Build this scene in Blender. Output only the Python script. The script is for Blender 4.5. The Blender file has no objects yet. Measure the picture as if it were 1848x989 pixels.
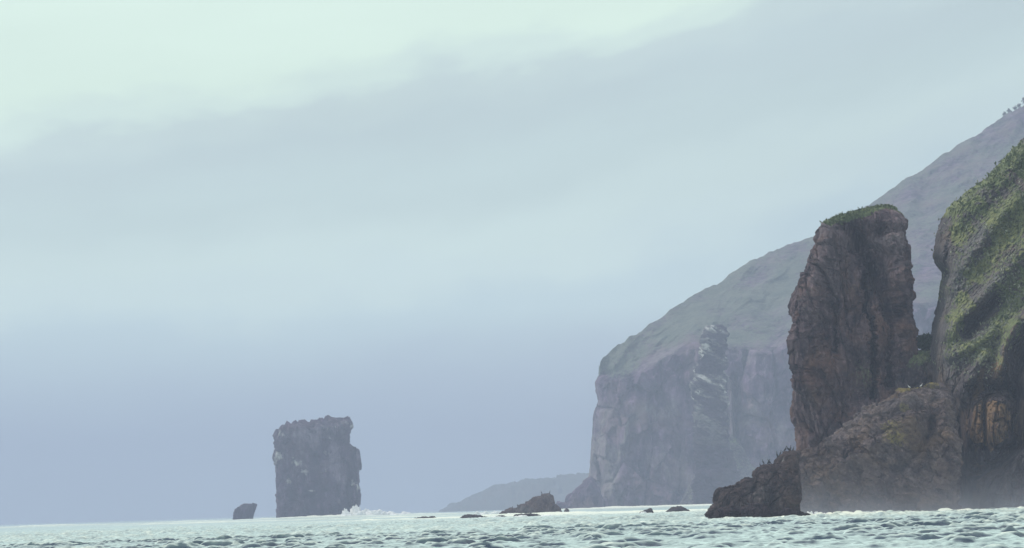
import bpy, math
import numpy as np
from mathutils import Matrix, Vector

R = math.radians
scene = bpy.context.scene
COL = scene.collection
rng = np.random.default_rng(11)

# ------------------------------------------------------------------ camera frame
W0, H0, FPX = 1848.0, 989.0, 6574.0        # photograph size and focal length in its pixels
EYE = 2.0                                  # eye height of someone in a small boat
HORIZON_Y, SLOPE = 916.8, 0.03055          # horizon height at mid-frame, its tilt
pitch = math.atan((HORIZON_Y - H0 / 2) / FPX)
roll = math.atan(SLOPE)
FW = np.array([0, math.cos(pitch), math.sin(pitch)])
r0 = np.array([1.0, 0, 0]); u0 = np.array([0, -math.sin(pitch), math.cos(pitch)])
RT = math.cos(roll) * r0 - math.sin(roll) * u0
UP = math.cos(roll) * u0 + math.sin(roll) * r0


def P(px, py, D):
    """World point seen in the direction (px, py) of the photograph at forward distance D."""
    px, py, D = np.broadcast_arrays(np.asarray(px, float), np.asarray(py, float), np.asarray(D, float))
    d = (px - W0 / 2)[..., None] * RT - (py - H0 / 2)[..., None] * UP + FPX * FW
    d = d * (D / d[..., 1])[..., None]
    d[..., 2] += EYE
    return d


# ------------------------------------------------------------------ noise
_perm = np.random.default_rng(3).permutation(256)
_perm = np.concatenate([_perm, _perm, _perm])
_grad = np.random.default_rng(4).normal(size=(256, 3))
_grad /= np.linalg.norm(_grad, axis=1)[:, None]
_rnd = np.random.default_rng(5).random((256, 6))


def _h(i, j, k, s):
    return _perm[_perm[_perm[(i + s * 17) & 255] + (j & 255)] + (k & 255)]


def pn(Q, seed=0):
    i = np.floor(Q).astype(np.int64); f = Q - i
    u = f * f * f * (f * (f * 6 - 15) + 10)
    out = 0
    for a in (0, 1):
        for b in (0, 1):
            for c in (0, 1):
                g = _grad[_h(i[..., 0] + a, i[..., 1] + b, i[..., 2] + c, seed)]
                v = g[..., 0] * (f[..., 0] - a) + g[..., 1] * (f[..., 1] - b) + g[..., 2] * (f[..., 2] - c)
                w = (u[..., 0] if a else 1 - u[..., 0]) * (u[..., 1] if b else 1 - u[..., 1]) * (u[..., 2] if c else 1 - u[..., 2])
                out = out + v * w
    return out * 1.6


def fbm(Q, octs=4, seed=0, gain=.5, ridged=False):
    a, s, t = 1.0, 0, 0
    for o in range(octs):
        n = pn(Q * (2.03 ** o) + o * 7.3, seed + o)
        if ridged:
            n = 1 - 2 * np.abs(n)
        s = s + a * n; t += a; a *= gain
    return s / t


def facet(Q, seed=0):
    """Random tilted facets of a 3D cell pattern and the cracks between them."""
    i = np.floor(Q).astype(np.int64); f = Q - i
    best = np.full(Q.shape[:-1], 9.0); sec = best.copy(); val = np.zeros(Q.shape[:-1])
    for a in (-1, 0, 1):
        for b in (-1, 0, 1):
            for c in (-1, 0, 1):
                r = _rnd[_h(i[..., 0] + a, i[..., 1] + b, i[..., 2] + c, seed)]
                v = f - np.array([a, b, c]) - r[..., :3]
                d = (v * v).sum(-1)
                t = (r[..., 3] - .5) + v[..., 0] * (r[..., 4] - .5) + v[..., 2] * (r[..., 5] - .5) * 1.2
                m = d < best
                sec = np.where(m, best, np.minimum(sec, d))
                val = np.where(m, t, val); best = np.where(m, d, best)
    crack = np.clip((np.sqrt(sec) - np.sqrt(best)) / .16, 0, 1)
    return val, crack


def rot_xz(Q, deg):
    c, s = math.cos(R(deg)), math.sin(R(deg))
    return np.stack([Q[..., 0] * c - Q[..., 2] * s, Q[..., 1], Q[..., 0] * s + Q[..., 2] * c], -1)


def ss(e0, e1, x):
    t = np.clip((x - e0) / (e1 - e0), 0, 1)
    return t * t * (3 - 2 * t)


def near(X, Y, pts, w):
    """1 on a polyline, falling to 0 over w."""
    d = np.full(np.shape(X), 1e9)
    for (x0, y0), (x1, y1) in zip(pts[:-1], pts[1:]):
        L = (x1 - x0) ** 2 + (y1 - y0) ** 2 + 1e-9
        t = np.clip(((X - x0) * (x1 - x0) + (Y - y0) * (y1 - y0)) / L, 0, 1)
        d = np.minimum(d, np.hypot(X - x0 - t * (x1 - x0), Y - y0 - t * (y1 - y0)))
    return np.exp(-(d / w) ** 2)


def spot(X, Y, cx, cy, rx, ry):
    return np.exp(-(((X - cx) / rx) ** 2 + ((Y - cy) / ry) ** 2))


def inside(X, Y, poly):
    c = np.zeros(np.shape(X), bool); n = len(poly)
    for k in range(n):
        (x0, y0), (x1, y1) = poly[k], poly[(k + 1) % n]
        m = ((y0 > Y) != (y1 > Y)) & (X < (x1 - x0) * (Y - y0) / (y1 - y0 + 1e-9) + x0)
        c ^= m
    return c


# ------------------------------------------------------------------ mesh making
def tag(o, label=None, cat=None, group=None, kind=None):
    for k, v in (("label", label), ("category", cat), ("group", group), ("kind", kind)):
        if v:
            o[k] = v
    return o


def mesh_obj(name, V, F, mat, origin=None, attrs=None, smooth=True, parent=None):
    V = np.asarray(V, float).reshape(-1, 3)
    if origin is None:
        lo, hi = V.min(0), V.max(0)
        origin = np.array([(lo[0] + hi[0]) / 2, (lo[1] + hi[1]) / 2, max(lo[2], 0.0)])
    origin = np.asarray(origin, float)
    me = bpy.data.meshes.new(name)
    F = np.asarray(F, np.int64)
    nv, nf, k = len(V), len(F), F.shape[1]
    me.vertices.add(nv); me.vertices.foreach_set("co", (V - origin).ravel())
    me.loops.add(nf * k); me.loops.foreach_set("vertex_index", F.ravel().astype(np.int32))
    me.polygons.add(nf)
    me.polygons.foreach_set("loop_start", np.arange(0, nf * k, k, dtype=np.int32))
    me.update(calc_edges=True)
    me.polygons.foreach_set("use_smooth", np.full(nf, smooth))
    for a, v in (attrs or {}).items():
        at = me.attributes.new(a, "FLOAT", "POINT")
        at.data.foreach_set("value", np.clip(np.asarray(v, float).ravel(), 0, 1).astype(np.float32))
    me.validate(); me.materials.append(mat)
    o = bpy.data.objects.new(name, me); COL.objects.link(o)
    o.location = Vector(origin)
    if parent is not None:
        o.parent = parent
        o.location = Vector(origin) - parent.location
    return o


def grid_faces(nr, nc, wrap=False):
    i = np.arange(nr - 1)[:, None]; j = np.arange(nc if wrap else nc - 1)[None, :]
    a = i * nc + j; b = i * nc + (j + 1) % nc
    return np.stack([a, b, b + nc, a + nc], -1).reshape(-1, 4)


def grid_normals(G, wrap):
    du = (np.roll(G, -1, 1) - np.roll(G, 1, 1)) if wrap else np.gradient(G, axis=1)
    dv = np.gradient(G, axis=0)
    n = np.cross(du, dv); L = np.linalg.norm(n, axis=-1, keepdims=True)
    return n / np.maximum(L, 1e-9)


def spow(x, e):
    return np.sign(x) * np.abs(x) ** e


def smooth1(a, k):
    if k < 1:
        return a
    p = np.pad(a, (k, k), mode="edge"); return np.convolve(p, np.ones(2 * k + 1) / (2 * k + 1), "valid")


def loft_rows(rows, D, depth, nu, nv, disp, e=.62, sm=1, etop=.02):
    """A tall rock: rows (y, left, right) of its outline, with real depth front to back."""
    rows = np.array(rows, float)
    y = np.linspace(rows[0, 0], rows[-1, 0], nv)
    xl = smooth1(np.interp(y, rows[:, 0], rows[:, 1]), sm); xr = smooth1(np.interp(y, rows[:, 0], rows[:, 2]), sm)
    Lp, Rp = P(xl, y, D), P(xr, y, D)
    C, Hf = (Lp + Rp) / 2, (Rp - Lp) / 2
    wd = np.linalg.norm(Hf, axis=1); dp = depth * np.minimum(1, (wd / (wd.max() * .75)) ** .6)
    th = np.linspace(0, 2 * np.pi, nu, endpoint=False)
    G = C[:, None] + Hf[:, None] * spow(np.cos(th), e)[None, :, None]
    G[..., 1] += dp[:, None] * spow(np.sin(th), e)[None]
    N = grid_normals(G, True)
    if (N[nv // 2] * (G[nv // 2] - C[nv // 2])).sum() < 0:
        N = -N
    PX = (xl + xr)[:, None] / 2 + (xr - xl)[:, None] / 2 * spow(np.cos(th), e)[None]
    PY = np.repeat(y[:, None], nu, 1)
    front = np.clip((-np.sin(th) - .3) * 3, 0, 1)[None] * np.ones((nv, 1))
    d = disp(G, PX, PY, front)
    edge = np.clip(np.arange(nv) / (nv * etop), 0.0, 1)[:, None]
    G = G + N * (d * edge)[..., None]
    V = np.concatenate([G.reshape(-1, 3), G[0].mean(0)[None], G[-1].mean(0)[None]])
    F = grid_faces(nv, nu, True)
    j = np.arange(nu); n = nv * nu
    cap0 = np.stack([np.full(nu, n), (j + 1) % nu, j, j], -1)
    F = F if False else F
    return V, F, cap0, G, PX, PY, front


def loft_cols(top, base_y, D, depth, nc, ns, disp, e=.8, ez=.75, sm=1, base_drop=8, dmin=.35):
    """A low or wide rock: its skyline (x, y) at distance D, arched over front to back."""
    top = np.array(top, float)
    x = np.linspace(top[0, 0], top[-1, 0], nc)
    y = smooth1(np.interp(x, top[:, 0], top[:, 1]), sm)
    by = base_y if np.isscalar(base_y) else np.interp(x, *zip(*base_y))
    T, B = P(x, np.minimum(y, by + base_drop - 1), D), P(x, by + base_drop, D)
    Hh = np.maximum(T[:, 2] - B[:, 2], .05)
    dp = depth * np.maximum(dmin, (Hh / Hh.max()) ** .7)
    ph = np.linspace(0, np.pi, ns)
    G = np.empty((ns, nc, 3))
    sx = spow(np.sin(ph), ez)
    G[..., 0] = B[:, 0][None] + (T[:, 0] - B[:, 0])[None] * sx[:, None]
    G[..., 1] = D - dp[None] * spow(np.cos(ph), e)[:, None]
    G[..., 2] = B[:, 2][None] + Hh[None] * sx[:, None]
    N = grid_normals(G, False)
    N = np.where((N[..., 2:3].mean() < 0), -N, N)
    PX = np.repeat(x[None], ns, 0)
    PY = (by + base_drop)[None] + (y - by - base_drop)[None] * sx[:, None] if not np.isscalar(by) else (by + base_drop) + (y - by - base_drop)[None] * sx[:, None]
    front = (ph < np.pi / 2)[:, None] * np.ones((1, nc))
    d = disp(G, PX, PY, front)
    edge = np.minimum(1, np.minimum(np.arange(nc), np.arange(nc)[::-1]) / 4.0)[None]
    G = G + N * (d * edge)[..., None]
    return G, PX, PY, front


# ------------------------------------------------------------------ materials
def nmat(name):
    m = bpy.data.materials.new(name); m.use_nodes = True
    nt = m.node_tree
    for n in list(nt.nodes):
        nt.nodes.remove(n)
    return m, nt


class NB:
    def __init__(s, nt):
        s.nt = nt

    def n(s, t, **k):
        o = s.nt.nodes.new(t)
        for a, v in k.items():
            setattr(o, a, v)
        return o

    def l(s, a, b):
        s.nt.links.new(a, b)

    def val(s, sock, v):
        if hasattr(v, "is_output"):
            s.l(v, sock)
        else:
            sock.default_value = v

    def math(s, op, a, b=0.0, c=0.0, clamp=False):
        o = s.n("ShaderNodeMath", operation=op, use_clamp=clamp)
        s.val(o.inputs[0], a); s.val(o.inputs[1], b)
        if op in ("MULTIPLY_ADD", "SMOOTH_MIN"):
            s.val(o.inputs[2], c)
        return o.outputs[0]

    def attr(s, name):
        return s.n("ShaderNodeAttribute", attribute_name=name).outputs["Fac"]

    def noise(s, vec, scale, detail=4, rough=.55, dist=0.0):
        o = s.n("ShaderNodeTexNoise"); s.l(vec, o.inputs["Vector"])
        o.inputs["Scale"].default_value = scale; o.inputs["Detail"].default_value = detail
        o.inputs["Roughness"].default_value = rough; o.inputs["Distortion"].default_value = dist
        return o.outputs["Fac"]

    def mapr(s, v, a, b, c=0.0, d=1.0):
        o = s.n("ShaderNodeMapRange"); s.val(o.inputs[0], v)
        for i, q in enumerate((a, b, c, d)):
            s.val(o.inputs[i + 1], q)
        return o.outputs[0]

    def mix(s, f, a, b):
        o = s.n("ShaderNodeMix", data_type="RGBA"); s.val(o.inputs[0], f)
        s.val(o.inputs[6], a if hasattr(a, "is_output") else (*a, 1)); s.val(o.inputs[7], b if hasattr(b, "is_output") else (*b, 1))
        return o.outputs[2]

    def mapping(s, vec, scale=(1, 1, 1), rot=(0, 0, 0)):
        o = s.n("ShaderNodeMapping"); s.l(vec, o.inputs[0])
        o.inputs["Scale"].default_value = scale; o.inputs["Rotation"].default_value = rot
        return o.outputs[0]


def rock_mat(name, dark, mid, warm, lichen=(.30, .22, .05), guano=(.62, .6, .56), pale=(.2, .2, .19),
             grass=(.10, .135, .058), grass2=(.17, .195, .085), bush=(.04, .055, .03), px=.12, stretch=(1, 1, .5), rot=(0, 0, 0), bump=.5):
    """Weathered rock; px is the size in metres of the finest visible detail."""
    m, nt = nmat(name); b = NB(nt)
    pos = b.n("ShaderNodeNewGeometry").outputs["Position"]
    sp = b.mapping(pos, stretch, rot)
    big = b.noise(sp, .06 / px, 4); fine = b.noise(sp, .35 / px, 5, .65); speck = b.noise(pos, .8 / px, 3, .6)
    blotch = b.noise(pos, .025 / px, 5, .6, .6)
    mid_n = b.noise(sp, .15 / px, 4, .6, .3)
    c = b.mix(b.mapr(b.math("ADD", b.math("MULTIPLY", big, .6), b.math("MULTIPLY", mid_n, .4)), .38, .62), dark, mid)
    c = b.mix(b.math("MULTIPLY", b.mapr(blotch, .48, .66), .85), c, warm)
    c = b.mix(b.math("MULTIPLY", b.mapr(b.math("ADD", b.math("MULTIPLY", fine, .5), b.math("MULTIPLY", mid_n, .5)), .54, .68), .8), c, tuple(min(1, 2.1 * q) for q in mid))
    c = b.mix(b.math("MULTIPLY", b.mapr(b.math("ADD", b.math("MULTIPLY", fine, .5), b.math("MULTIPLY", mid_n, .5)), .46, .34), .8), c, tuple(.35 * q for q in dark))
    # pale weathered faces, lichen, guano
    c = b.mix(b.math("MULTIPLY", b.attr("pale"), b.mapr(fine, .25, .7), clamp=True), c, pale)
    lf = b.mapr(b.math("ADD", b.attr("lichen"), b.math("MULTIPLY", fine, .9)), .75, 1.15)
    c = b.mix(b.math("MULTIPLY", lf, .85), c, lichen)
    gf = b.mapr(b.math("ADD", b.attr("guano"), b.math("ADD", b.math("MULTIPLY", fine, .5), b.math("MULTIPLY", speck, .4))), .92, 1.32)
    c = b.mix(gf, c, guano)
    # plants
    gr = b.mix(b.mapr(big, .35, .65), grass, grass2)
    gr = b.mix(b.math("MULTIPLY", b.mapr(speck, .52, .7), .5), gr, tuple(min(1, 1.7 * q + .02) for q in grass2))
    gr = b.mix(b.math("MULTIPLY", b.mapr(fine, .5, .3), .7), gr, bush)
    gr = b.mix(b.math("MULTIPLY", b.attr("straw"), b.mapr(fine, .3, .65), clamp=True), gr, (.235, .235, .095))
    gm = b.mapr(b.math("ADD", b.attr("grass"), b.math("MULTIPLY", b.math("SUBTRACT", fine, .5), .9)), .35, .6)
    c = b.mix(gm, c, gr)
    sz_ = b.n("ShaderNodeSeparateXYZ"); b.l(pos, sz_.inputs[0])
    wet = b.mapr(b.math("ADD", sz_.outputs[2], b.math("MULTIPLY", big, -1.6)), -.3, .35, .65, 0)
    c = b.mix(wet, c, tuple(.45 * q for q in dark))
    bs = b.n("ShaderNodeBsdfPrincipled"); b.l(c, bs.inputs["Base Color"])
    bs.inputs["Roughness"].default_value = .88; bs.inputs["Specular IOR Level"].default_value = .25
    bp = b.n("ShaderNodeBump"); bp.inputs["Strength"].default_value = bump * 1.4; bp.inputs["Distance"].default_value = px * 3
    b.l(b.math("ADD", fine, b.math("MULTIPLY", speck, .4)), bp.inputs["Height"]); b.l(bp.outputs[0], bs.inputs["Normal"])
    b.l(bs.outputs[0], b.n("ShaderNodeOutputMaterial").inputs[0])
    return m


def plain_mat(name, c1, c2, scale=3.0, rough=.8):
    m, nt = nmat(name); b = NB(nt)
    pos = b.n("ShaderNodeNewGeometry").outputs["Position"]
    c = b.mix(b.mapr(b.noise(pos, scale), .35, .65), c1, c2)
    bs = b.n("ShaderNodeBsdfPrincipled"); b.l(c, bs.inputs["Base Color"]); bs.inputs["Roughness"].default_value = rough
    b.l(bs.outputs[0], b.n("ShaderNodeOutputMaterial").inputs[0])
    return m


M = {}  # most rock colours below carry violet haze tint painted into the base
M["cliff"] = rock_mat("near_cliff_rock", (.022, .016, .024), (.088, .068, .072), (.125, .082, .058), lichen=(.23, .145, .072))
M["pillar"] = rock_mat("pillar_rock", (.026, .017, .025), (.135, .094, .100), (.170, .095, .070), pale=(.29, .245, .25), lichen=(.17, .11, .04))
M["butt"] = rock_mat("buttress_rock", (.032, .023, .026), (.125, .092, .084), (.155, .102, .064), pale=(.25, .215, .22), lichen=(.30, .25, .035), stretch=(.8, 1, 1.05), rot=(0, R(35), 0))
M["reef"] = rock_mat("wet_reef_rock", (.016, .010, .014), (.045, .029, .034), (.06, .04, .038))
M["wet"] = rock_mat("wet_shore_rock", (.028, .019, .022), (.088, .064, .062), (.105, .070, .056))
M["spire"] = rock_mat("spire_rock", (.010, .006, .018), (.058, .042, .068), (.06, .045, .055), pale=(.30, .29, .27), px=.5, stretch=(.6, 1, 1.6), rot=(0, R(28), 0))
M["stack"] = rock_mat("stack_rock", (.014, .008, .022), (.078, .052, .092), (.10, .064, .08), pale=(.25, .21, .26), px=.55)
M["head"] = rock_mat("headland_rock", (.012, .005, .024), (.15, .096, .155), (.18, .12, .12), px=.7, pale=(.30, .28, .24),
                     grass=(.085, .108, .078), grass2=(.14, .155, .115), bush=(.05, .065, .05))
M["far"] = plain_mat("far_coast", (.045, .06, .045), (.075, .075, .06), .02)

# ------------------------------------------------------------------ far stack, spire, pillar
def rock_disp(cell, amp, st=(1, 1, .5), deg=0, seed=0, extra=None, rough=.5):
    def f(G, PX, PY, front):
        Q = rot_xz(G, deg) * np.array(st)
        v1, k1 = facet(Q / cell, seed); v2, k2 = facet(Q / (cell * .37), seed + 5)
        v3, k3 = facet(Q / (cell * .15), seed + 11)
        d = amp * (v1 * 1.35 + (k1 - 1) * .35 + .6 * v2 + (k2 - 1) * .2 + .24 * v3)
        d = d + amp * rough * fbm(G / (cell * 1.6), 5, seed + 9)
        d = d + amp * .30 * fbm(G * np.array([1, 1, .8]) / (cell * .22), 4, seed + 19, ridged=True, gain=.6)
        return d + (extra(G, PX, PY, front) if extra else 0)
    return f


def finish_rows(name, res, mat, attrs, parent=None, smooth=True):
    V, F, cap, G, PX, PY, fr = res
    n = len(V)
    F3 = np.concatenate([F, ])
    o = mesh_obj(name, V, F3, mat, attrs={k: np.concatenate([v.ravel(), [v.flat[0], 0]]) for k, v in attrs.items()}, parent=parent, smooth=smooth)
    return o


def top_near(G, x, D, dx, dd):
    """Highest surface point round (x, D): where something can stand."""
    Q = G.reshape(-1, 3)
    m = (np.abs(Q[:, 0] - x) < dx) & (np.abs(Q[:, 1] - D) < dd)
    q = Q[m]
    return q[q[:, 2].argmax()] if len(q) else np.array([x, D, 0.0])


Z = lambda g: np.zeros(g.shape[:-1])

# --- far flat-topped sea stack
rows = [(754, 604, 621), (760, 590, 630), (766, 560, 633), (770, 530, 633), (774, 510, 632), (779, 508, 630), (785, 502, 629), (800, 499, 630), (805, 500, 636),
        (810, 500, 644), (823, 496, 647), (835, 500, 646.5), (869, 501, 646.5), (902, 501.5, 649), (916, 502, 646), (926, 502, 642), (944, 502, 641)]
def st_extra(G, PX, PY, fr):
    topy = np.interp(PX, [500, 512, 600, 633], [790, 772, 757, 760])
    return .9 * ss(14, 0, PY - topy) * np.maximum(-.2, pn(G / 2.4, 4)) * 3.2 - 1.2 * near(PX, PY, [(560, 790), (575, 850), (570, 920)], 4) * fr
res = loft_rows(rows, 1750, 17, 420, 300, rock_disp(6, 1.25, (1, 1, .5), 0, 1, st_extra), e=.5, sm=0)
G, PX, PY, fr = res[3:]
gu = .45 * spot(PX, PY, 505, 833, 8, 18) + .5 * spot(PX, PY, 523, 868, 10, 9) + .42 * spot(PX, PY, 535, 830, 14, 12) + .33 * spot(PX, PY, 565, 852, 26, 8) + \
    .35 * spot(PX, PY, 590, 818, 16, 10) + .45 * spot(PX, PY, 565, 886, 9, 3) + .38 * spot(PX, PY, 640, 890, 6, 28) + .3 * near(PX, PY, [(510, 785), (630, 768)], 9) + \
    .3 * spot(PX, PY, 600, 790, 16, 8) + .12
far_stack = finish_rows("sea_stack", res, M["stack"], dict(guano=1.3 * gu * (.75 + .6 * fbm(G / 5, 3, 8)) + .36 * ss(.0, .5, fbm(G * np.array([1, 1, .8]) / 4.5, 4, 12)), lichen=Z(G), pale=.4 * near(PX, PY, [(505, 790), (632, 765)], 9) + .75 * ss(.02, .4, fbm(G * np.array([1, 1, .7]) / 9, 5, 14)), grass=Z(G)))
tag(far_stack, "flat-topped dark sea stack with white guano streaks standing alone far out on the left", "sea stack")
STACK_G = G

# --- slender spire in front of the headland
rows = [(586, 1293, 1304), (590, 1282, 1307), (596, 1275, 1309), (606, 1269, 1309), (620, 1268, 1309), (640, 1265, 1308), (660, 1260, 1307), (672, 1258, 1306), (682, 1254, 1308),
        (696, 1249, 1309), (708, 1251, 1309), (722, 1256, 1310), (745, 1256, 1310), (775, 1255, 1310), (795, 1257, 1312), (830, 1258, 1320), (880, 1256, 1335), (925, 1250, 1350)]
def sp_extra(G, PX, PY, fr):
    q = rot_xz(G, 24)
    return .9 * np.sign(fbm(q * np.array([.05, .1, .2]), 2, 79)) * np.abs(fbm(q * np.array([.05, .1, .2]), 2, 79)) ** .5 + 2.4 * fbm(q * np.array([.06, .12, .17]), 5, 71, gain=.6) + 1.0 * fbm(G / 3.2, 4, 77, ridged=True) + .9 * facet(q * np.array([.16, .2, .3]), 72)[0]
res = loft_rows(rows, 1800, 7, 300, 380, rock_disp(4, .9, (.7, 1, 1.1), 25, 7, sp_extra), e=.6)
G, PX, PY, fr = res[3:]
q = rot_xz(G, 24)
band = .5 + .9 * fbm(q * np.array([.06, .12, .22]), 5, 74, gain=.65)
gu = .06 + .85 * ss(.52, .85, band) * ss(800, 700, PY) + .3 * spot(PX, PY, 1297, 592, 10, 6) + .35 * spot(PX, PY, 1294, 668, 12, 7) + .3 * spot(PX, PY, 1264, 690, 14, 6) + .25 * spot(PX, PY, 1262, 822, 10, 10)
spire = finish_rows("rock_spire", res, M["spire"], dict(guano=gu, lichen=Z(G), pale=1.0 * ss(.42, .7, band) * ss(850, 720, PY), grass=Z(G)))
tag(spire, "slender grey rock spire banded with white guano in front of the hazy headland", "rock spire")

# --- great pillar beside the cliff
rows = [(374, 1592, 1604), (379, 1574, 1612), (385, 1554, 1617), (391, 1522, 1620), (396, 1502, 1622), (402, 1490, 1625), (412, 1487, 1627), (430, 1483, 1630), (450, 1469, 1632),
        (470, 1461, 1634), (490, 1456, 1638), (500, 1450, 1642), (520, 1442, 1642), (540, 1434, 1641), (560, 1430, 1641), (600, 1427, 1640), (622, 1427, 1641), (636, 1433, 1644),
        (646, 1440, 1648), (655, 1443, 1650), (664, 1434, 1650), (680, 1432, 1651), (700, 1428, 1652), (720, 1427, 1653), (742, 1424, 1655), (756, 1426, 1656), (770, 1433, 1658),
        (790, 1437, 1660), (812, 1438, 1662), (860, 1440, 1664), (930, 1440, 1666)]
def pl_extra(G, PX, PY, fr):
    j_ = fbm(G / 1.3, 3, 88); PX = PX + 9 * j_ + 5 * fbm(G / .5, 2, 89); PY = PY + 9 * fbm(G / 1.7, 3, 90)
    vj, kj = facet(rot_xz(G, -7) * np.array([1, 1, .16]) / 1.5, 38)
    d = .22 * vj - .10 * (1 - kj)
    d = d - 1.8 * near(PX, PY, [(1540, 428), (1562, 470), (1582, 520), (1600, 575)], 13) - 2.2 * near(PX, PY, [(1555, 500), (1562, 600), (1566, 720)], 4) - .6 * near(PX, PY, [(1478, 470), (1500, 560), (1498, 640)], 4)
    d = d + 1.3 * near(PX, PY, [(1500, 440), (1470, 540), (1455, 620), (1460, 700)], 20) + .9 * near(PX, PY, [(1600, 420), (1615, 560), (1620, 680)], 14)
    v9, k9 = facet(rot_xz(G, -12) * np.array([1, 1, .55]) / 7.5, 27)
    d = d + 1.1 * v9 - .35 * (1 - k9)
    d = d - 1.1 * spot(PX, PY, 1580, 425, 16, 9) - .8 * near(PX, PY, [(1600, 590), (1592, 700)], 6) + .9 * spot(PX, PY, 1552, 625, 10, 35) - .9 * near(PX, PY, [(1510, 420), (1525, 450)], 10)
    return 2.0 * d * fr
rows = [(y, a + (6 if y > 420 else 3), c - (4 if y < 640 else 10)) for y, a, c in rows]
res = loft_rows(rows, 462, 7.5, 620, 620, rock_disp(3.2, .62, (1, 1, .5), -8, 13, pl_extra), e=.58, sm=0, etop=.055)
G, PX, PY, fr = res[3:]
N = grid_normals(G, True); N = N * np.sign((N[300] * (G[300] - G[300].mean(0))).sum())
capg = ss(21, 2, PY - np.interp(PX, [1487, 1520, 1555, 1592, 1625], [402, 390, 383, 373, 395]) + 9 * fbm(G / 1.1, 3, 3)) + .3 * spot(PX, PY, 1575, 395, 40, 12)
gr = np.clip(capg, 0, 1) + .40 * spot(PX, PY, 1550, 680, 40, 60) + .3 * spot(PX, PY, 1470, 560, 20, 50)
li = .35 * spot(PX, PY, 1440, 600, 22, 22) + .4 * spot(PX, PY, 1450, 660, 16, 14) + .3 * spot(PX, PY, 1530, 525, 40, 14) + .3 * spot(PX, PY, 1570, 520, 30, 12) + .2 * spot(PX, PY, 1600, 630, 14, 10)
pa = .55 * spot(PX, PY, 1500, 430, 16, 20) + .5 * spot(PX, PY, 1610, 430, 16, 60) + .5 * spot(PX, PY, 1580, 440, 26, 12) + .25 * spot(PX, PY, 1500, 500, 30, 50)
pillar = finish_rows("rock_pillar", res, M["pillar"], dict(guano=.12 * spot(PX, PY, 1530, 490, 12, 20), lichen=li, pale=pa * 1.2, grass=gr), smooth=False)
tag(pillar, "tall brown rock pillar with a grassy cap beside the green cliff", "rock pillar")
PILLAR_G = G


# ------------------------------------------------------------------ arched rocks
def col_rock(name, top, base, D, depth, nc, ns, disp, mat, attrs_f=None, label=None, cat="rock", group=None, **k):
    G, PX, PY, fr = loft_cols(top, base, D, depth, nc, ns, disp, **k)
    a = dict(guano=Z(G), lichen=Z(G), pale=Z(G), grass=Z(G))
    if attrs_f:
        a.update(attrs_f(G, PX, PY, fr))
    o = mesh_obj(name, G, grid_faces(ns, nc), mat, attrs=a, smooth=D > 600)
    tag(o, label, cat, group)
    return o, G


# buttress in front of the pillar
top = [(1426, 930), (1429, 850), (1433, 824), (1445, 818), (1462, 815), (1480, 812), (1498, 795), (1520, 776), (1540, 762), (1556, 746), (1570, 736), (1590, 722), (1610, 712), (1628, 704), (1645, 702),
       (1662, 701), (1680, 700), (1694, 701), (1704, 706), (1710, 722), (1713, 760), (1716, 830), (1720, 930)]
def bt_extra(G, PX, PY, fr):
    d = .8 * near(PX, PY, [(1500, 812), (1560, 780), (1640, 722)], 9) - .7 * near(PX, PY, [(1520, 800), (1590, 758), (1650, 735)], 7)
    d = d + 1.2 * near(PX, PY, [(1545, 830), (1600, 790), (1640, 765)], 14) - 1.2 * near(PX, PY, [(1600, 850), (1650, 805), (1670, 760)], 9)
    d = d + .8 * near(PX, PY, [(1470, 880), (1530, 830)], 12) - .9 * near(PX, PY, [(1490, 870), (1475, 915)], 7) + .8 * near(PX, PY, [(1690, 740), (1695, 860)], 12) - .8 * near(PX, PY, [(1540, 850), (1530, 915)], 6)
    return d * fr
def bt_attr(G, PX, PY, fr):
    return dict(lichen=.52 * near(PX, PY, [(1622, 706), (1650, 702), (1690, 700)], 5) + .38 * spot(PX, PY, 1596, 775, 24, 16) + .4 * spot(PX, PY, 1625, 742, 16, 8) + .36 * spot(PX, PY, 1600, 800, 30, 14) + .12 * spot(PX, PY, 1640, 780, 50, 50),
                pale=.55 * near(PX, PY, [(1500, 800), (1570, 745), (1650, 722), (1690, 715)], 14) + .35 * near(PX, PY, [(1700, 740), (1705, 850)], 8) + .4 * near(PX, PY, [(1620, 845), (1630, 870)], 4) + .25 * spot(PX, PY, 1580, 800, 60, 60),
                guano=.25 * near(PX, PY, [(1560, 750), (1640, 712)], 8), grass=.25 * spot(PX, PY, 1665, 702, 20, 4))
buttress, BUTT_G = col_rock("rock_buttress", top, 921, 436, 11, 560, 360, rock_disp(2.2, .55, (.6, 1, 1.15), 36, 21, bt_extra), M["butt"], bt_attr,
                            "rounded brown rock shoulder with yellow lichen on top, at the foot of the tall pillar", "rock", e=.85, ez=.8)

# saddle between the pillar and the cliff
top = [(1610, 930), (1618, 684), (1636, 644), (1650, 636), (1662, 634), (1676, 635), (1690, 628), (1705, 640), (1735, 930)]
saddle, SADDLE_G = col_rock("rock_saddle", top, 921, 456, 7, 240, 240, rock_disp(2.4, .5, (1, 1, .5), 0, 31), M["cliff"],
                            lambda G, PX, PY, fr: dict(grass=.5 * ss(690, 640, PY) * ss(1705, 1660, PX) + .1, lichen=Z(G)),
                            "dark shaded rock saddle joining the tall pillar to the green cliff", "rock")

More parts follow.
